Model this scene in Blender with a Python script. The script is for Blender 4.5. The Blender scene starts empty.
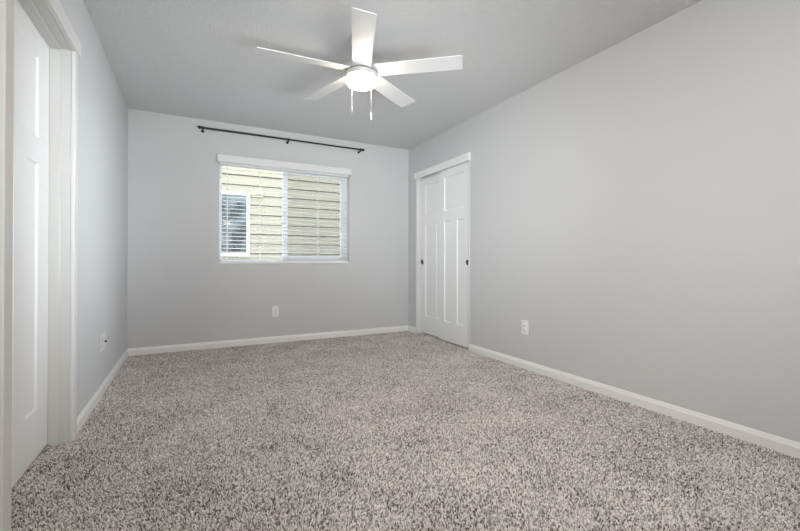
import bpy, bmesh, math, random
from mathutils import Vector, Matrix
random.seed(7)
sc = bpy.context.scene
C = sc.collection

# ------------------------------------------------------------------ camera
H = 2.44
XL, XR, YB, YF = -0.5615, 2.596, 4.751, -0.55      # side walls, window wall, wall behind the camera
BBH = 0.070
YAW, PITCH, ROLL = 0.4793, 0.0041, -0.0017
F_PX, SHIFT_PX, CAM_H = 400.91, -6.49, 0.942
cam_d = bpy.data.cameras.new('camera'); cam = bpy.data.objects.new('camera', cam_d); C.objects.link(cam)
cam_d.sensor_width = 36.0; cam_d.lens = 36.0 * F_PX / 800.0
cam_d.shift_y = SHIFT_PX / 800.0
cam_d.clip_start = 0.02; cam_d.clip_end = 100
r_ = Vector((math.cos(YAW), -math.sin(YAW), 0)); d_ = Vector((math.sin(YAW), math.cos(YAW), 0)); u_ = Vector((0, 0, 1))
fw = d_ * math.cos(PITCH) + u_ * math.sin(PITCH)
up = -d_ * math.sin(PITCH) + u_ * math.cos(PITCH)
rr = r_ * math.cos(ROLL) - up * math.sin(ROLL)
uu = r_ * math.sin(ROLL) + up * math.cos(ROLL)
m = Matrix((rr, uu, -fw)).transposed().to_4x4()
m.translation = Vector((0, 0, CAM_H))
cam.matrix_world = m
sc.camera = cam

# ------------------------------------------------------------------ world, lights, exposure
w = bpy.data.worlds.new('daylight'); sc.world = w; w.use_nodes = True
bg = w.node_tree.nodes['Background']
bg.inputs[0].default_value = (0.80, 0.90, 1.0, 1); bg.inputs[1].default_value = 5.2

def area(name, loc, aim, sx, sy, power, col, spread=180):
    l = bpy.data.lights.new(name, 'AREA'); l.shape = 'RECTANGLE'; l.size = sx; l.size_y = sy
    l.energy = power; l.color = col; l.spread = math.radians(spread)
    o = bpy.data.objects.new(name, l); C.objects.link(o); o.location = loc
    o.rotation_euler = (Vector(aim) - Vector(loc)).to_track_quat('-Z', 'Y').to_euler()
    return o
area('rear_fill', (1.05, YF + 0.03, 1.30), (1.05, YB, 1.10), 2.9, 1.9, 14.5, (1.0, 0.98, 0.95), 110)  # added fill panel behind the camera, brightens the back wall
area('side_fill', (XR - 0.04, 0.40, 1.45), (XL, 3.35, 1.30), 0.5, 1.2, 11, (0.82, 0.92, 1.0), 34)  # added cool lamp out of view, imitates window light on the left wall
area('left_fill', (XL + 0.06, 0.0, 1.45), (XR, 2.8, 1.40), 0.8, 1.3, 20, (1.0, 0.985, 0.96), 90)  # unseen soft lamp added at the left to lift the right wall
area('closet_fill', (XL + 0.10, 0.0, 1.45), (XR, 3.9, 1.50), 0.6, 1.0, 5.5, (0.80, 0.94, 1.0), 42)  # added cool beam that brightens the closet doors
area('ceiling_fill', (0.9, 0.35, H - 0.03), (1.0, 1.2, 0), 2.4, 1.2, 28, (1.0, 0.99, 0.97))  # added lamp panel under the ceiling, out of view, for general fill
area('low_fill', (1.05, YF + 0.08, 0.45), (0.7, 4.0, H), 2.6, 0.5, 11, (0.88, 0.96, 1.0), 50)  # added low lamp aimed upward to brighten the far ceiling
area('sky_fill', (1.0, 7.3, 5.0), (1.0, YB, 1.5), 7.0, 2.5, 300, (0.84, 0.93, 1.0))      # added lamp panel above the next house, strengthens sky light into the window
LAMP = 46.0
vs = sc.view_settings
vs.view_transform = 'Standard'; vs.look = 'None'; vs.gamma = 1; vs.use_curve_mapping = False
vs.exposure = 0.0
sc.cycles.use_denoising = True
sc.cycles.max_bounces = 10; sc.cycles.diffuse_bounces = 7
sc.cycles.transparent_max_bounces = 24
sc.cycles.sample_clamp_indirect = 6

# ------------------------------------------------------------------ materials
def mat(name, col, rough=0.5, metal=0.0, spec=0.5):
    m = bpy.data.materials.new(name); m.use_nodes = True
    b = m.node_tree.nodes['Principled BSDF']
    b.inputs['Base Color'].default_value = (*col, 1); b.inputs['Roughness'].default_value = rough
    b.inputs['Metallic'].default_value = metal; b.inputs['Specular IOR Level'].default_value = spec
    return m
def N(m, t, **kw):
    n = m.node_tree.nodes.new(t)
    for k, v in kw.items():
        if k in n.inputs: n.inputs[k].default_value = v
        else: setattr(n, k, v)
    return n
def L(m, a, ao, b, bi): m.node_tree.links.new(a.outputs[ao], b.inputs[bi])
def bumpy(m, scale, strength, dist, detail=4, rough=0.6):
    tc = N(m, 'ShaderNodeTexCoord'); n = N(m, 'ShaderNodeTexNoise')
    n.inputs['Scale'].default_value = scale; n.inputs['Detail'].default_value = detail; n.inputs['Roughness'].default_value = rough
    b = N(m, 'ShaderNodeBump'); b.inputs['Strength'].default_value = strength; b.inputs['Distance'].default_value = dist
    L(m, tc, 'Object', n, 'Vector'); L(m, n, 'Fac', b, 'Height'); L(m, b, 'Normal', m.node_tree.nodes['Principled BSDF'], 'Normal')
    return m

WALL = bumpy(mat('grey_wall_paint', (0.60, 0.60, 0.603), 0.6, spec=0.35), 60, 0.10, 0.004)
CEIL = mat('textured_ceiling_paint', (0.66, 0.66, 0.66), 0.85, spec=0.2)
def ceil_nodes(m):
    bs = m.node_tree.nodes['Principled BSDF']
    tc = N(m, 'ShaderNodeTexCoord')
    a = N(m, 'ShaderNodeTexNoise'); a.inputs['Scale'].default_value = 55; a.inputs['Detail'].default_value = 5
    v = N(m, 'ShaderNodeTexVoronoi', feature='SMOOTH_F1'); v.inputs['Scale'].default_value = 85
    mx = N(m, 'ShaderNodeMath', operation='ADD'); L(m, tc, 'Object', a, 'Vector'); L(m, tc, 'Object', v, 'Vector')
    L(m, a, 'Fac', mx, 0); L(m, v, 'Distance', mx, 1)
    b = N(m, 'ShaderNodeBump'); b.inputs['Strength'].default_value = 0.60; b.inputs['Distance'].default_value = 0.009
    L(m, mx, 'Value', b, 'Height'); L(m, b, 'Normal', bs, 'Normal')
ceil_nodes(CEIL)
TRIM = mat('white_trim_paint', (0.70, 0.69, 0.665), 0.40)
BASE = mat('white_baseboard_paint', (0.84, 0.83, 0.815), 0.36)
JAMB_SHADE = mat('shaded_jamb_paint', (0.60, 0.59, 0.565), 0.42)  # same paint as the trim, darkened to imitate shade on the jamb
DOOR = mat('white_door_paint', (0.84, 0.84, 0.835), 0.36)
VINYL = mat('white_vinyl', (0.80, 0.82, 0.84), 0.4)
SLAT = mat('white_blind_slat', (0.80, 0.81, 0.82), 0.45)
VALANCE = mat('white_valance', (0.76, 0.76, 0.755), 0.4)
PLATE = mat('white_plastic_plate', (0.86, 0.86, 0.85), 0.3)
PLATE2 = mat('light_grey_plate', (0.70, 0.70, 0.71), 0.35)  # greyer plate tone, close to the wall colour
SLOT = mat('dark_slot', (0.05, 0.05, 0.05), 0.6)
BLACK = mat('black_metal', (0.012, 0.012, 0.013), 0.4, 0.3)
PULL = mat('dark_bronze_pull', (0.010, 0.010, 0.011), 0.35, 0.2)
FANW = mat('fan_white', (0.70, 0.70, 0.70), 0.4)
NICKEL = mat('brushed_light_metal', (0.50, 0.50, 0.49), 0.35, 0.35)
GROOVE = mat('dark_gap', (0.10, 0.10, 0.10), 0.5)
CHAIN = mat('chain_metal', (0.40, 0.40, 0.39), 0.4, 0.5)
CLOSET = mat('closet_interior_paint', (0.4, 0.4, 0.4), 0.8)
GROUND = bumpy(mat('outside_soil', (0.12, 0.12, 0.12), 0.9), 12, 0.5, 0.05)

GLOW = bpy.data.materials.new('frosted_lamp_glass'); GLOW.use_nodes = True
b = GLOW.node_tree.nodes['Principled BSDF']; b.inputs['Base Color'].default_value = (0.9, 0.9, 0.88, 1)
b.inputs['Emission Color'].default_value = (1.0, 0.82, 0.66, 1); b.inputs['Emission Strength'].default_value = LAMP

def glass_mat(name, tint, amount):
    m = bpy.data.materials.new(name); m.use_nodes = True; nt = m.node_tree; nt.nodes.clear()
    o = N(m, 'ShaderNodeOutputMaterial'); t = N(m, 'ShaderNodeBsdfTransparent'); t.inputs[0].default_value = (*tint, 1)
    g = N(m, 'ShaderNodeBsdfGlossy'); g.inputs['Roughness'].default_value = 0.02
    x = N(m, 'ShaderNodeMixShader'); x.inputs[0].default_value = amount
    nt.links.new(t.outputs[0], x.inputs[1]); nt.links.new(g.outputs[0], x.inputs[2]); nt.links.new(x.outputs[0], o.inputs[0])
    return m
GLASS = glass_mat('clear_glass', (0.96, 0.98, 0.97), 0.02)
SCREEN = bpy.data.materials.new('insect_screen_mesh'); SCREEN.use_nodes = True
nt = SCREEN.node_tree; nt.nodes.clear()
o = N(SCREEN, 'ShaderNodeOutputMaterial'); t = N(SCREEN, 'ShaderNodeBsdfTransparent'); dfs = N(SCREEN, 'ShaderNodeBsdfDiffuse')
dfs.inputs[0].default_value = (0.12, 0.13, 0.13, 1); x = N(SCREEN, 'ShaderNodeMixShader'); x.inputs[0].default_value = 0.20
nt.links.new(t.outputs[0], x.inputs[1]); nt.links.new(dfs.outputs[0], x.inputs[2]); nt.links.new(x.outputs[0], o.inputs[0])

def dark_glass():
    m = mat('dark_house_glass', (0.04, 0.05, 0.055), 0.06, 0, 0.8)
    tc = N(m, 'ShaderNodeTexCoord'); n = N(m, 'ShaderNodeTexNoise'); n.inputs['Scale'].default_value = 5
    r = N(m, 'ShaderNodeValToRGB'); r.color_ramp.elements[0].position = 0.42; r.color_ramp.elements[1].position = 0.62
    r.color_ramp.elements[0].color = (0.015, 0.02, 0.022, 1); r.color_ramp.elements[1].color = (0.10, 0.115, 0.12, 1)  # grey noise in the base colour imitates reflections in the pane
    L(m, tc, 'Object', n, 'Vector'); L(m, n, 'Fac', r, 'Fac'); L(m, r, 'Color', m.node_tree.nodes['Principled BSDF'], 'Base Color')
    return m
DGLASS = dark_glass()
SIDING = mat('cream_lap_siding', (0.285, 0.240, 0.172), 0.7)
CREAM = mat('pale_cream_block', (0.34, 0.315, 0.20), 0.6)

def carpet():
    m = mat('speckled_carpet', (0.4, 0.37, 0.35), 0.95, spec=0.05); bs = m.node_tree.nodes['Principled BSDF']
    tc = N(m, 'ShaderNodeTexCoord'); g = N(m, 'ShaderNodeNewGeometry')
    n3 = N(m, 'ShaderNodeTexNoise'); n3.inputs['Scale'].default_value = 3.0; n3.inputs['Detail'].default_value = 3
    L(m, tc, 'Object', n3, 'Vector')
    k3 = N(m, 'ShaderNodeMapRange'); k3.inputs['From Min'].default_value = 0.35; k3.inputs['From Max'].default_value = 0.65
    k3.inputs['To Min'].default_value = -0.07; k3.inputs['To Max'].default_value = 0.06
    L(m, n3, 'Fac', k3, 'Value')
    ad = N(m, 'ShaderNodeMath', operation='ADD'); L(m, g, 'Random Per Island', ad, 0); L(m, k3, 'Result', ad, 1)
    r = N(m, 'ShaderNodeValToRGB'); cr = r.color_ramp
    cr.elements[0].position = 0.0; cr.elements[0].color = (0.10, 0.078, 0.068, 1)
    cr.elements[1].position = 1.0; cr.elements[1].color = (0.93, 0.87, 0.835, 1)
    e = cr.elements.new(0.22); e.color = (0.37, 0.335, 0.315, 1)
    e = cr.elements.new(0.55); e.color = (0.62, 0.575, 0.55, 1)
    L(m, ad, 'Value', r, 'Fac'); L(m, r, 'Color', bs, 'Base Color')
    return m
CARPET = carpet()
BACKING = mat('carpet_backing', (0.10, 0.085, 0.075), 0.95, spec=0.05)

# ------------------------------------------------------------------ mesh helpers
def box(bm, x0, x1, y0, y1, z0, z1, bev=0.0, seg=2):
    x0, x1 = sorted((x0, x1)); y0, y1 = sorted((y0, y1)); z0, z1 = sorted((z0, z1))
    vs = [bm.verts.new((x, y, z)) for x in (x0, x1) for y in (y0, y1) for z in (z0, z1)]
    fs = [(0, 1, 3, 2), (4, 6, 7, 5), (0, 4, 5, 1), (2, 3, 7, 6), (0, 2, 6, 4), (1, 5, 7, 3)]
    F = [bm.faces.new([vs[i] for i in f]) for f in fs]
    if bev > 0:
        ed = list({e for f in F for e in f.edges})
        bmesh.ops.bevel(bm, geom=ed, offset=bev, segments=seg, affect='EDGES', profile=0.5)
def lathe(bm, prof, centre, axis='z', n=48):
    c = Vector(centre)
    def P(r, h, a):
        x, y = r * math.cos(a), r * math.sin(a)
        return c + {'z': Vector((x, y, h)), 'x': Vector((h, x, y)), 'y': Vector((x, h, y))}[axis]
    rings = []
    for r, h in prof:
        if r < 1e-6: rings.append([bm.verts.new(P(0, h, 0))])
        else: rings.append([bm.verts.new(P(r, h, 2 * math.pi * i / n)) for i in range(n)])
    for A, B in zip(rings, rings[1:]):
        for i in range(n):
            j = (i + 1) % n
            if len(A) == 1 and len(B) == 1: continue
            if len(A) == 1: bm.faces.new((A[0], B[i], B[j]))
            elif len(B) == 1: bm.faces.new((A[i], B[0], A[j]))
            else: bm.faces.new((A[i], A[j], B[j], B[i]))
def prism(bm, poly, axis, a0, a1):
    """extrude a 2-D outline along an axis; poly holds the two other coordinates in order"""
    def P(p, a): return {'x': (a, p[0], p[1]), 'y': (p[0], a, p[1]), 'z': (p[0], p[1], a)}[axis]
    A = [bm.verts.new(P(p, a0)) for p in poly]; B = [bm.verts.new(P(p, a1)) for p in poly]
    bm.faces.new(A); bm.faces.new(list(reversed(B)))
    for i in range(len(poly)):
        j = (i + 1) % len(poly); bm.faces.new((A[i], B[i], B[j], A[j]))
def obj(name, bm, m, parent=None, smooth=False):
    bmesh.ops.recalc_face_normals(bm, faces=bm.faces[:])
    me = bpy.data.meshes.new(name); bm.to_mesh(me); bm.free(); me.materials.append(m)
    o = bpy.data.objects.new(name, me); C.objects.link(o)
    if smooth:
        for p in me.polygons: p.use_smooth = True
        try: me.set_sharp_from_angle(angle=math.radians(35))
        except Exception: pass
    if parent is not None:
        o.parent = parent; o.matrix_parent_inverse = Matrix.Translation(parent_world(parent)).inverted()
    return o
def parent_world(p):      # meshes are built in room coordinates, so only the Empties carry an offset
    return Vector(p.location) if p.type == 'EMPTY' else Vector((0, 0, 0))
def thing(name, label, cat, loc, group=None):
    o = bpy.data.objects.new(name, None); C.objects.link(o); o.location = loc; o.empty_display_size = 0.1
    o['label'] = label; o['category'] = cat
    if group: o['group'] = group
    return o
def struct(name, bm, m, label=None, smooth=False):
    o = obj(name, bm, m, None, smooth); o['kind'] = 'structure'
    if label: o['label'] = label
    return o
BM = bmesh.new

# ------------------------------------------------------------------ the room shell
T = 0.14
bm = BM(); box(bm, XL - 1.0, XR + 0.75, YF - T, YB + T - 0.001, -0.12, -0.010); struct('floor', bm, BACKING)
bm = BM(); box(bm, XL - 1.0, XR + 0.75, YF - T, YB + T, H, H + 0.12); struct('ceiling', bm, CEIL)

# carpet pile: about 10 mm tufts, every one a small leaning loop, all in one mesh
import numpy as np
def carpet_pile(sp=0.0067):
    rng = np.random.default_rng(11)
    xs = np.arange(XL - 0.10, XR + 0.10, sp); ys = np.arange(YF, YB, sp * 0.92)
    X, Y = np.meshgrid(xs, ys); X = X.copy(); X[1::2] += sp / 2
    X = X.ravel(); Y = Y.ravel(); n = len(X)
    X += rng.uniform(-.24, .24, n) * sp; Y += rng.uniform(-.24, .24, n) * sp
    keep = ((X > XL + 0.012) & (X < XR - 0.012)) | ((X <= XL + 0.012) & (Y > 1.845) & (Y < 2.64)) | ((X >= XR - 0.012) & (Y > 3.43) & (Y < 4.515))
    X, Y = X[keep], Y[keep]; n = len(X)
    rad = sp * rng.uniform(0.40, 0.55, n); h = rng.uniform(0.0080, 0.0125, n); rot = rng.uniform(0, math.pi, n)
    ph = 1.7 * np.sin(X * 2.1 + 0.6 * np.sin(Y * 3.1)) + 1.9 * np.sin(Y * 1.7 + 1.3)
    lx = 0.0022 * np.cos(ph) + rng.normal(0, 0.0022, n); ly = 0.0022 * np.sin(ph) + rng.normal(0, 0.0022, n)
    V = np.zeros((n, 9, 3), np.float32)
    for k in range(4):
        a = rot + k * math.pi / 2
        V[:, k, 0] = X + rad * np.cos(a); V[:, k, 1] = Y + rad * np.sin(a); V[:, k, 2] = -0.0102
        V[:, 4 + k, 0] = X + 0.85 * rad * np.cos(a) + 0.7 * lx; V[:, 4 + k, 1] = Y + 0.85 * rad * np.sin(a) + 0.7 * ly; V[:, 4 + k, 2] = -0.0102 + 0.68 * h
    V[:, 8, 0] = X + lx; V[:, 8, 1] = Y + ly; V[:, 8, 2] = -0.0102 + h
    base = (np.arange(n) * 9)[:, None]
    quads = np.concatenate([base + np.array([k, (k + 1) % 4, 4 + (k + 1) % 4, 4 + k]) for k in range(4)], 1).reshape(n, 16)
    tris = np.concatenate([base + np.array([4 + k, 4 + (k + 1) % 4, 8]) for k in range(4)], 1).reshape(n, 12)
    me = bpy.data.meshes.new('carpet_pile')
    me.vertices.add(n * 9); me.vertices.foreach_set('co', V.ravel())
    li = np.concatenate([quads.ravel(), tris.ravel()]).astype(np.int32)
    me.loops.add(len(li)); me.loops.foreach_set('vertex_index', li)
    st = np.concatenate([np.arange(n * 4) * 4, n * 16 + np.arange(n * 4) * 3]).astype(np.int32)
    me.polygons.add(n * 8); me.polygons.foreach_set('loop_start', st)
    me.polygons.foreach_set('use_smooth', np.ones(n * 8, bool))
    me.update(calc_edges=True); me.validate()
    me.materials.append(CARPET)
    o = bpy.data.objects.new('carpet_pile', me); C.objects.link(o)
    o['kind'] = 'stuff'; o['label'] = 'speckled grey beige carpet pile covering the whole floor'; o['category'] = 'carpet'
    return o
carpet_pile()
ZB = -0.015

WX0, WX1, WZ0, WZ1 = 0.262, 1.752, 0.905, 2.035        # window opening
bm = BM()
box(bm, XL - T, WX0, YB, YB + T, ZB, H); box(bm, WX1, XR + T, YB, YB + T, ZB, H)
box(bm, WX0, WX1, YB, YB + T, ZB, WZ0); box(bm, WX0, WX1, YB, YB + T, WZ1, H)
struct('wall_back', bm, WALL)
DY0, DY1, DZ = 1.835, 2.65, 2.04                        # left door opening
bm = BM()
box(bm, XL - T, XL, YF, DY0 - 0.02, ZB, H); box(bm, XL - T, XL, DY1 + 0.02, YB, ZB, H); box(bm, XL - T, XL, DY0 - 0.02, DY1 + 0.02, DZ + 0.02, H)
struct('wall_left', bm, WALL)
CY0, CY1, CZ = 3.425, 4.520, 2.03                       # closet opening
bm = BM()
box(bm, XR, XR + T, YF, CY0 - 0.022, ZB, H); box(bm, XR, XR + T, CY1 + 0.022, YB, ZB, H); box(bm, XR, XR + T, CY0 - 0.022, CY1 + 0.022, CZ + 0.02, H)
struct('wall_right', bm, WALL)
bm = BM(); box(bm, XL - T, XR + T, YF - T, YF, ZB, H); struct('wall_front', bm, WALL)
bm = BM()
box(bm, XR + 0.70, XR + 0.72, 3.0, YB + T, ZB, H); box(bm, XR + T, XR + 0.70, 3.0, 3.02, ZB, H); box(bm, XR + T, XR + 0.70, YB + T - 0.02, YB + T, ZB, H)
struct('wall_closet', bm, CLOSET)
bm = BM()
box(bm, XL - 0.98, XL - 0.96, 1.4, 3.2, ZB, H); box(bm, XL - 0.96, XL - T, 1.4, 1.42, ZB, H); box(bm, XL - 0.96, XL - T, 3.18, 3.2, ZB, H)
struct('wall_hallway', bm, CLOSET)

# baseboards: stepped profile with a rounded top lip
def bb_prof(s):      # (offset from the wall, height)
    return [(0.0, ZB), (s * 0.012, ZB), (s * 0.012, BBH - 0.024), (s * 0.010, BBH - 0.021), (s * 0.003, BBH - 0.001), (0.0, BBH)]
bm = BM(); prism(bm, [(YB + a, z) for a, z in bb_prof(-1)], 'x', XL, XR); struct('baseboard_back', bm, BASE)
bm = BM(); prism(bm, [(XL + a, z) for a, z in bb_prof(1)], 'y', DY1 + 0.062, YB - 0.012); prism(bm, [(XL + a, z) for a, z in bb_prof(1)], 'y', YF, DY0 - 0.062)
struct('baseboard_left', bm, BASE)
bm = BM(); prism(bm, [(XR + a, z) for a, z in bb_prof(-1)], 'y', YF, CY0 - 0.022); prism(bm, [(XR + a, z) for a, z in bb_prof(-1)], 'y', CY1 + 0.022, YB - 0.012)
struct('baseboard_right', bm, BASE)
bm = BM(); prism(bm, [(YF + a, z) for a, z in bb_prof(1)], 'x', XL + 0.012, XR - 0.012); struct('baseboard_front', bm, BASE)

# left door casing, jamb and stop
bm = BM()
ct = 0.018
box(bm, XL, XL + ct, DY1, DY1 + 0.060, ZB, DZ, 0.003); box(bm, XL, XL + ct, DY0 - 0.075, DY0 - 0.002, ZB, DZ, 0.003)
box(bm, XL, XL + 0.024, DY0 - 0.095, DY1 + 0.088, DZ, DZ + 0.082, 0.003)
struct('trim_1', bm, TRIM, 'white casing with wider head board around the left door')
bm = BM()
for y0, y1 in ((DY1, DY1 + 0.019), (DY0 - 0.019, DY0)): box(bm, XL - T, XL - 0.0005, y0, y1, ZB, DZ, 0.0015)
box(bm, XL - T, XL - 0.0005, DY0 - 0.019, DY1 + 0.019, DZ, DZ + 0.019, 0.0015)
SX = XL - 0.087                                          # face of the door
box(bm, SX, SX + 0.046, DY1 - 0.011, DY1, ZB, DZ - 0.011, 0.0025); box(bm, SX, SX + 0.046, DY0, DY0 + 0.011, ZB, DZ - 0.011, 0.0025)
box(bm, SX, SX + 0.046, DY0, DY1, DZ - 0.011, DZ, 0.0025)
struct('trim_2', bm, JAMB_SHADE, 'white door jamb with stop lining the left doorway')

# closet jamb and head trim
bm = BM()
box(bm, XR - 0.004, XR + T, CY1, CY1 + 0.022, ZB, CZ, 0.0015); box(bm, XR - 0.004, XR + T, CY0 - 0.022, CY0, ZB, CZ, 0.0015)
box(bm, XR + 0.001, XR + T, CY0, CY1, CZ, CZ + 0.02)
struct('trim_3', bm, TRIM, 'white jamb lining the closet opening')
bm = BM(); box(bm, XR - 0.020, XR - 0.0005, CY0 - 0.03, CY1 + 0.045, 2.000, 2.078, 0.002)
box(bm, XR - 0.026, XR - 0.0005, CY0 - 0.034, CY1 + 0.05, 2.072, 2.080, 0.001)
struct('trim_4', bm, BASE, 'white head board above the sliding closet doors')

# ------------------------------------------------------------------ three-panel doors (panels recessed on the side facing the room)
def panel_door(name, xf, s, y0, y1, z0, z1, tops, lows, label, t=0.035):
    """door slab whose room face lies at x = xf; s = +1 when the room is on the +x side"""
    ztop0, ztop1, zl0, zl1 = 1.525, 1.912, 0.235, 1.402
    rects = [(tops[0], tops[1], ztop0, ztop1)] + [(a, b_, zl0, zl1) for a, b_ in lows]
    ys = sorted({y0, y1} | {v for r in rects for v in r[:2]}); zs = sorted({z0, z1} | {v for r in rects for v in r[2:]})
    bm = BM(); vc = {}
    def V(x, y, z):
        k = (round(x, 5), round(y, 5), round(z, 5))
        if k not in vc: vc[k] = bm.verts.new((x, y, z))
        return vc[k]
    def inside(yc, zc):
        return any(a < yc < b_ and c < zc < d for a, b_, c, d in rects)
    for i in range(len(ys) - 1):
        for j in range(len(zs) - 1):
            a, b_, c, d = ys[i], ys[i + 1], zs[j], zs[j + 1]
            if not inside((a + b_) / 2, (c + d) / 2):
                bm.faces.new((V(xf, a, c), V(xf, b_, c), V(xf, b_, d), V(xf, a, d)))
            xb = xf - s * t
            bm.faces.new((V(xb, a, c), V(xb, a, d), V(xb, b_, d), V(xb, b_, c)))
    for j in range(len(zs) - 1):
        for y in (y0, y1): bm.faces.new((V(xf, y, zs[j]), V(xf, y, zs[j + 1]), V(xf - s * t, y, zs[j + 1]), V(xf - s * t, y, zs[j])))
    for i in range(len(ys) - 1):
        for z in (z0, z1): bm.faces.new((V(xf, ys[i], z), V(xf, ys[i + 1], z), V(xf - s * t, ys[i + 1], z), V(xf - s * t, ys[i], z)))
    for a, b_, c, d in rects:      # slanted sticking, then the flat panel
        st, dp = 0.009, 0.009
        yy = [q for q in ys if a <= q <= b_]; zz = [q for q in zs if c <= q <= d]
        def q(y, z, inner):
            return bm.verts.new((xf - s * dp, y, z)) if inner else V(xf, y, z)
        outer = [(y, c) for y in yy] + [(b_, z) for z in zz[1:]] + [(y, d) for y in reversed(yy[:-1])] + [(a, z) for z in reversed(zz[1:-1])]
        cl = lambda v, lo, hi: min(max(v, lo), hi)
        inn = [bm.verts.new((xf - s * dp, cl(y, a + st, b_ - st), cl(z, c + st, d - st))) for y, z in outer]
        out = [V(xf, y, z) for y, z in outer]
        for i in range(len(out)):
            j = (i + 1) % len(out); bm.faces.new((out[i], out[j], inn[j], inn[i]))
        bm.faces.new(inn)
    bmesh.ops.remove_doubles(bm, verts=bm.verts[:], dist=0.0002)
    return struct(name, bm, DOOR, label)
panel_door('door_1', SX - 0.0005, 1, DY0 + 0.004, DY1 - 0.003, 0.008, DZ - 0.004, (2.035, 2.487), [(2.035, 2.195), (2.327, 2.487)],
           'white three-panel door closed in the left doorway')
FX, BX = XR + 0.018, XR + 0.066
d2 = panel_door('door_2', BX, -1, 3.91, 4.512, 0.014, CZ - 0.005, (4.02, 4.415), [(4.02, 4.165), (4.295, 4.415)],
           'white sliding closet door, the rear one nearer the room corner', 0.034)
d3 = panel_door('door_3', FX, -1, CY0 + 0.002, 4.022, 0.014, CZ - 0.005, (3.532, 3.912), [(3.532, 3.662), (3.778, 3.912)],
           'white sliding closet door, the front one overlapping the other', 0.034)
def cup_pull(d, x, y, z):
    bm = BM(); lathe(bm, [(0.0, 0.004), (0.021, 0.004), (0.0225, -0.001), (0.0285, -0.002), (0.030, 0.0015), (0.0, 0.0015)], (x, y, z), 'x', 32)
    o = obj('door_pull', bm, PULL, d, True); o['label'] = 'round dark recessed finger pull'; return o
cup_pull(d2, BX - 0.0015, 4.492, 0.925)
cup_pull(d3, FX - 0.0015, 3.463, 0.925)
bm = BM(); box(bm, XR + 0.004, XR + 0.105, CY0, CY1, CZ - 0.003, CZ); struct('trim_5', bm, NICKEL, 'sliding door track above the closet doors')

# ------------------------------------------------------------------ window
wroot = bpy.data.objects.new('window_1', None); C.objects.link(wroot); wroot.location = ((WX0 + WX1) / 2, YB + 0.1, WZ0)
wroot['kind'] = 'structure'; wroot['label'] = 'white vinyl sliding window in the back wall'
fy0, fy1 = YB + 0.075, YB + 0.135
bm = BM()
box(bm, WX0, WX0 + 0.030, fy0, fy1, WZ0, WZ1, 0.003); box(bm, WX1 - 0.040, WX1, fy0, fy1, WZ0, WZ1, 0.003)
box(bm, WX0 + 0.030, WX1 - 0.040, fy0, fy1, WZ0, WZ0 + 0.04, 0.003); box(bm, WX0 + 0.030, WX1 - 0.040, fy0, fy1, WZ1 - 0.035, WZ1, 0.003)
obj('window_frame', bm, VINYL, wroot)
MX0, MX1 = 0.948, 1.008
bm = BM()
sx0, sx1, sz0, sz1 = MX0, WX1 - 0.041, WZ0 + 0.041, WZ1 - 0.036
box(bm, sx0, MX1, fy0 + 0.006, fy0 + 0.035, sz0, sz1, 0.003); box(bm, sx1 - 0.045, sx1, fy0 + 0.006, fy0 + 0.035, sz0, sz1, 0.003)
box(bm, MX1, sx1 - 0.045, fy0 + 0.006, fy0 + 0.035, sz0, sz0 + 0.04, 0.003); box(bm, MX1, sx1 - 0.045, fy0 + 0.006, fy0 + 0.035, sz1 - 0.03, sz1, 0.003)
sash = obj('sliding_sash', bm, VINYL, wroot)
bm = BM(); box(bm, MX1, sx1 - 0.045, fy0 + 0.018, fy0 + 0.022, sz0 + 0.04, sz1 - 0.03); obj('pane', bm, GLASS, sash)
bm = BM(); box(bm, WX0 + 0.031, MX0 - 0.001, fy0 + 0.043, fy0 + 0.047, WZ0 + 0.041, WZ1 - 0.036); obj('pane', bm, GLASS, wroot)
bm = BM(); box(bm, MX0 + 0.02, WX1 - 0.041, fy1 - 0.006, fy1 - 0.0045, WZ0 + 0.041, WZ1 - 0.036); obj('insect_screen', bm, SCREEN, wroot)
bm = BM(); box(bm, 0.955, 0.975, fy0 - 0.006, fy0 + 0.005, 1.40, 1.48, 0.003); obj('sash_latch', bm, VINYL, wroot)
bm = BM(); box(bm, WX0 - 0.006, WX1 - 0.0, YB - 0.012, YB + 0.075, WZ0 + 0.001, WZ0 + 0.013, 0.002); s_ = struct('trim_6', bm, DOOR, 'thin white sill along the bottom of the window')

# horizontal blind hung in the opening
bx0, bx1 = WX0 + 0.006, WX1 - 0.008
bl = thing('window_blind', 'white horizontal slat blind, slats open, hung in the back wall window', 'window blind', ((bx0 + bx1) / 2, YB + 0.03, WZ0 + 0.012))
bm = BM()
box(bm, 0.240, 1.758, YB - 0.058, YB - 0.046, 2.000, 2.082, 0.003)
box(bm, 0.240, 0.252, YB - 0.0465, YB - 0.001, 2.000, 2.082, 0.002); box(bm, 1.746, 1.758, YB - 0.0465, YB - 0.001, 2.000, 2.082, 0.002)
box(bm, 0.240, 1.758, YB - 0.062, YB - 0.057, 2.071, 2.082, 0.002); box(bm, 0.240, 1.758, YB - 0.061, YB - 0.057, 2.000, 2.007, 0.0015)
obj('valance', bm, VALANCE, bl)
bm = BM(); box(bm, bx0, bx1, YB + 0.004, YB + 0.058, 1.985, WZ1 - 0.002, 0.002); obj('head_rail', bm, SLAT, bl)
bm = BM(); nsl = 23; zs0, pitch = 0.985, 0.0435
for i in range(nsl):
    z = zs0 + i * pitch; y0, y1 = YB + 0.006, YB + 0.056; tl = 0.009
    n = 4; top = []; bot = []
    for k in range(n + 1):
        f = k / n; yy = y0 + (y1 - y0) * f; zz = z + 0.0022 * math.sin(math.pi * f) + tl * (f - 0.5)
        top.append((yy, zz + 0.0028)); bot.append((yy, zz))
    prism(bm, top + bot[::-1], 'x', bx0, bx1)
obj('slats', bm, SLAT, bl)
bm = BM()
for k in range(3): box(bm, bx0, bx1, YB + 0.006, YB + 0.056, 0.944 + k * 0.0065, 0.947 + k * 0.0065)
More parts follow.
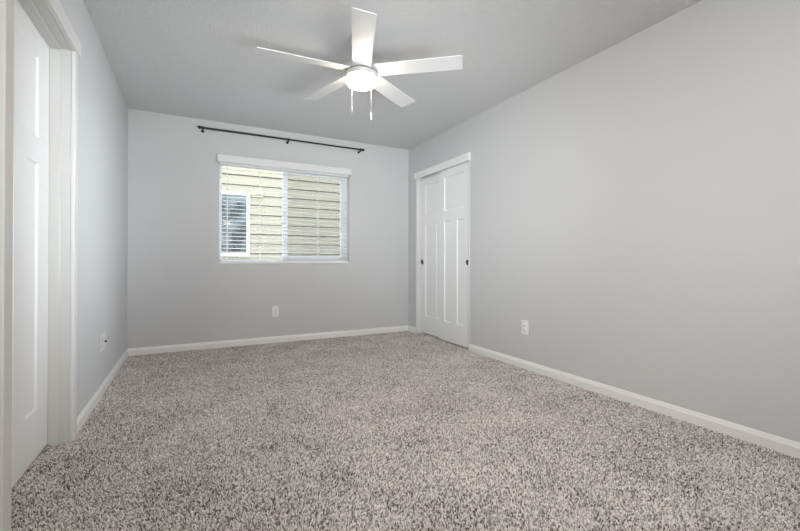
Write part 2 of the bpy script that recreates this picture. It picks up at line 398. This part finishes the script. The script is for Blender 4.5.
box(bm, bx0, bx1, YB + 0.004, YB + 0.058, 0.9175, 0.9405, 0.004); obj('bottom_rail', bm, SLAT, bl)
for xx in (0.345, 0.690, 1.36, 1.665):
    bm = BM()
    for yy in (YB + 0.0045, YB + 0.0575): box(bm, xx - 0.0018, xx + 0.0018, yy - 0.0008, yy + 0.0008, 0.93, 1.99)
    obj('ladder_cord', bm, SLAT, bl)

# ------------------------------------------------------------------ curtain rod
ry, rz = YB - 0.080, 2.330
rod = thing('curtain_rod', 'thin black curtain rod on three brackets above the window', 'curtain rod', (0.985, YB, rz))
bm = BM(); lathe(bm, [(0, 0.085), (0.0105, 0.085), (0.0105, 1.00), (0.0090, 1.001), (0.0090, 1.890), (0, 1.890)], (0, ry, rz), 'x', 20); obj('rod', bm, BLACK, rod, True)
for xx, s in ((0.085, -1), (1.890, 1)):
    bm = BM(); lathe(bm, [(0, -0.002), (0.011, -0.002), (0.011, 0.006), (0.016, 0.010), (0.0165, 0.016), (0.013, 0.024), (0.007, 0.032), (0, 0.036)] if s > 0 else
                     [(0, 0.002), (0.011, 0.002), (0.011, -0.006), (0.016, -0.010), (0.0165, -0.016), (0.013, -0.024), (0.007, -0.032), (0, -0.036)], (xx, ry, rz), 'x', 24)
    obj('finial', bm, BLACK, rod, True)
for xx in (0.100, 0.985, 1.875):
    bm = BM()
    lathe(bm, [(0, -0.0005), (0.016, -0.0005), (0.016, -0.005), (0.012, -0.012), (0.009, -0.018), (0.009, -0.076), (0, -0.076)], (xx, YB, rz - 0.014), 'y', 24)
    lathe(bm, [(0.0107, -0.007), (0.0145, -0.007), (0.0145, 0.007), (0.0107, 0.007), (0.0107, -0.007)], (xx, ry, rz), 'x', 24)
    box(bm, xx - 0.005, xx + 0.005, ry - 0.004, ry + 0.012, rz - 0.024, rz - 0.012, 0.002)
    obj('bracket', bm, BLACK, rod, True)

# ------------------------------------------------------------------ wall plates
def local(o): return o
def plate_thing(name, label, cat, pos, face, w, h, duplex, coax, pm=None):
    pm = pm or PLATE
    """face: unit direction into the room; side axis horizontal"""
    f = Vector(face); s = Vector((0, 0, 1)).cross(f); base = Vector(pos)
    r = thing(name, label, cat, base)
    M = Matrix((s, f, Vector((0, 0, 1)))).transposed().to_4x4(); M.translation = base
    def put(nm, bm, m_, par, smooth=False):
        bmesh.ops.transform(bm, matrix=M, verts=bm.verts[:]); return obj(nm, bm, m_, par, smooth)
    bm = BM(); box(bm, -w / 2, w / 2, 0.0, 0.006, -h / 2, h / 2, 0.0025); cp = put('cover_plate', bm, pm, r)
    for cx in duplex:
        for cz in (0.0195, -0.0195):
            bm = BM(); lathe(bm, [(0, 0.0055), (0.0165, 0.0055), (0.0165, 0.0085), (0.015, 0.0095), (0, 0.0095)], (cx, 0, cz), 'y', 28)
            rc = put('receptacle', bm, pm, r, True)
            bm = BM()
            box(bm, cx - 0.0075, cx - 0.0050, 0.009, 0.0099, cz - 0.001, cz + 0.009); box(bm, cx + 0.0050, cx + 0.0075, 0.009, 0.0099, cz - 0.001, cz + 0.009)
            lathe(bm, [(0, 0.009), (0.003, 0.009), (0.003, 0.0099), (0, 0.0099)], (cx, 0, cz - 0.008), 'y', 12)
            sl = put('slots', bm, SLOT, rc)
        bm = BM(); lathe(bm, [(0, 0.005), (0.003, 0.005), (0.0026, 0.0072), (0, 0.0075)], (cx, 0, 0), 'y', 12); put('screw', bm, NICKEL, r, True)
    for cx in coax:
        bm = BM(); lathe(bm, [(0, 0.005), (0.010, 0.005), (0.010, 0.008), (0.006, 0.008), (0.006, 0.018), (0, 0.018)], (cx, 0, -0.008), 'y', 20)
        o = put('cable_jack', bm, SLOT, r, True); o['label'] = 'dark round cable jack'
    return r
plate_thing('wall_outlet', 'white outlet on the back wall below the window', 'outlet', (0.856, YB, 0.358), (0, -1, 0), 0.074, 0.122, [0], [])
plate_thing('wall_outlet', 'white outlet on the right wall past the closet doors', 'outlet', (XR, 2.614, 0.360), (-1, 0, 0), 0.078, 0.122, [0], [])
plate_thing('wall_outlet', 'wide white outlet plate with dark cable jack, low on the left wall', 'outlet', (XL, 3.505, 0.362), (1, 0, 0), 0.220, 0.128, [-0.062], [0.060], PLATE2)

# ------------------------------------------------------------------ ceiling fan
FXc, FYc, FZ, FR, PH = 1.0046, 2.5004, 2.210, 0.672, math.radians(249.44)
fan = thing('ceiling_fan', 'white five-blade ceiling fan with lit dome light and two pull chains', 'ceiling fan', (FXc, FYc, H))
fc = (FXc, FYc, 0)
bm = BM(); lathe(bm, [(0, H - 0.0005), (0.068, H - 0.0005), (0.068, 2.40), (0.062, 2.375), (0.045, 2.36), (0.045, 2.261), (0, 2.261)], fc, 'z', 64); obj('canopy', bm, FANW, fan, True)
bm = BM(); lathe(bm, [(0, 2.262), (0.070, 2.262), (0.105, 2.245), (0.112, 2.235), (0.112, 2.205), (0.108, 2.2), (0, 2.2)], fc, 'z', 64); obj('motor_housing', bm, NICKEL, fan, True)
bm = BM(); lathe(bm, [(0, 2.2005), (0.101, 2.2005), (0.101, 2.194), (0, 2.194)], fc, 'z', 64); g_ = obj('shadow_gap', bm, GROOVE, fan, True)
g_.name = 'dark_gap_ring'  # dark ring colours in the shaded gap between motor and light fitter
bm = BM(); lathe(bm, [(0, 2.1945), (0.102, 2.1945), (0.106, 2.192), (0.106, 2.166), (0.103, 2.162), (0, 2.162)], fc, 'z', 64); obj('light_fitter', bm, NICKEL, fan, True)
bm = BM()
pr = [(0, 2.1625), (0.096, 2.1625), (0.0985, 2.158), (0.099, 2.140)]
for k in range(1, 11):
    a = math.pi / 2 * k / 10
    pr.append((0.060 + 0.039 * math.cos(a), 2.138 - 0.030 * math.sin(a)))
pr += [(0.03, 2.1055), (0, 2.105)]
lathe(bm, pr, fc, 'z', 64); o = obj('lamp_shade', bm, GLOW, fan, True); o['label'] = 'glowing white frosted glass dome'
first = None
for i in range(5):
    a = PH + i * 2 * math.pi / 5
    bm = BM()
    r0, r1, w0, w1, th = 0.100, FR, 0.060, 0.066, 0.0028
    out = []
    cr = 0.008
    def arc(cx, cy, a0):
        return [(cx + cr * math.cos(math.radians(a0 + q)), cy + cr * math.sin(math.radians(a0 + q))) for q in (0, 30, 60, 90)]
    out = [(r0, -w0)] + arc(r1 - cr, -w1 + cr, -90) + arc(r1 - cr, w1 - cr, 0) + [(r0, w0)]
    prism(bm, out, 'z', -th, th)
    ed = [e for e in bm.edges if abs(e.verts[0].co.z - e.verts[1].co.z) < 1e-6]
    bmesh.ops.bevel(bm, geom=ed, offset=0.0012, segments=1, affect='EDGES')
    M = Matrix.Translation((FXc, FYc, FZ)) @ Matrix.Rotation(math.radians(0.8), 4, r_) @ Matrix.Rotation(a, 4, 'Z') @ Matrix.Rotation(math.radians(-12), 4, 'X')
    bmesh.ops.transform(bm, matrix=M, verts=bm.verts[:])
    obj('blade', bm, FANW, fan)
def px_side(o_right, back):      # point around the hub: to the right of the room view, and behind
    return FXc + o_right * r_.x + back * d_.x, FYc + o_right * r_.y + back * d_.y
for off, zb, fob in ((-0.070, 2.000, 0.045), (0.062, 1.955, 0.047)):
    cx, cy = px_side(off, 0.066)
    bm = BM(); z = 2.166; 
    lathe(bm, [(0, z), (0.0011, z), (0.0011, zb), (0, zb)], (cx, cy, 0), 'z', 8)
    while z > zb:
        bmesh.ops.create_icosphere(bm, subdivisions=1, radius=0.0016, matrix=Matrix.Translation((cx, cy, z))); z -= 0.0060
    ch = obj('pull_chain', bm, CHAIN, fan, True)
    bm = BM()
    rad = 0.0028 if off < 0 else 0.0052
    lathe(bm, [(0, zb + 0.002), (rad * .6, zb), (rad, zb - 0.006), (rad, zb - fob + 0.004), (rad * .7, zb - fob), (0, zb - fob)], (cx, cy, 0), 'z', 16)
    o = obj('pull_knob', bm, FANW if off > 0 else CHAIN, ch, True)

# ------------------------------------------------------------------ outside the window
HY = 8.2
nh = thing('neighbor_house', 'cream lap-sided house wall seen through the window blind', 'house', (0.8, HY, -0.4))
bm = BM(); ex = 0.1857; z = 1.084 - 8 * ex
while z < 3.8:
    prism(bm, [(HY, z), (HY - 0.050, z), (HY - 0.034, z + ex - 0.017), (HY, z + ex - 0.017)], 'x', -5, 7.5); z += ex
box(bm, -5, 7.5, HY, HY + 0.15, -0.4, 3.95)
obj('siding', bm, SIDING, nh)
bm = BM()
nx0, nx1, nz0, nz1 = -0.35, 0.985, 1.02, 2.22
fr = 0.055
box(bm, nx0, nx0 + fr, HY - 0.075, HY, nz0, nz1, 0.003); box(bm, nx1 - fr, nx1, HY - 0.075, HY, nz0, nz1, 0.003)
box(bm, nx0 + fr, nx1 - fr, HY - 0.075, HY, nz0, nz0 + fr, 0.003); box(bm, nx0 + fr, nx1 - fr, HY - 0.075, HY, nz1 - 0.04, nz1, 0.003)
box(bm, 0.30, 0.34, HY - 0.070, HY, nz0 + fr, nz1 - 0.04, 0.003)
wf = obj('window_frame', bm, VINYL, nh)
bm = BM(); box(bm, nx0 + fr, nx1 - fr, HY - 0.058, HY - 0.054, nz0 + fr, nz1 - 0.04); obj('pane', bm, DGLASS, wf)
bm = BM(); box(bm, 1.00, 1.24, HY - 0.06, HY, 2.215, 2.27, 0.004); box(bm, 1.02, 1.23, HY - 0.07, HY, 2.16, 2.19, 0.004)  # pale projecting blocks beside the top of the neighbor window
o = obj('pale_block', bm, CREAM, nh); o['label'] = 'pale yellow projecting block'
bm = BM(); box(bm, -6, 9, YB + T + 0.01, 10, -0.55, -0.4); o = struct('ground', bm, GROUND)
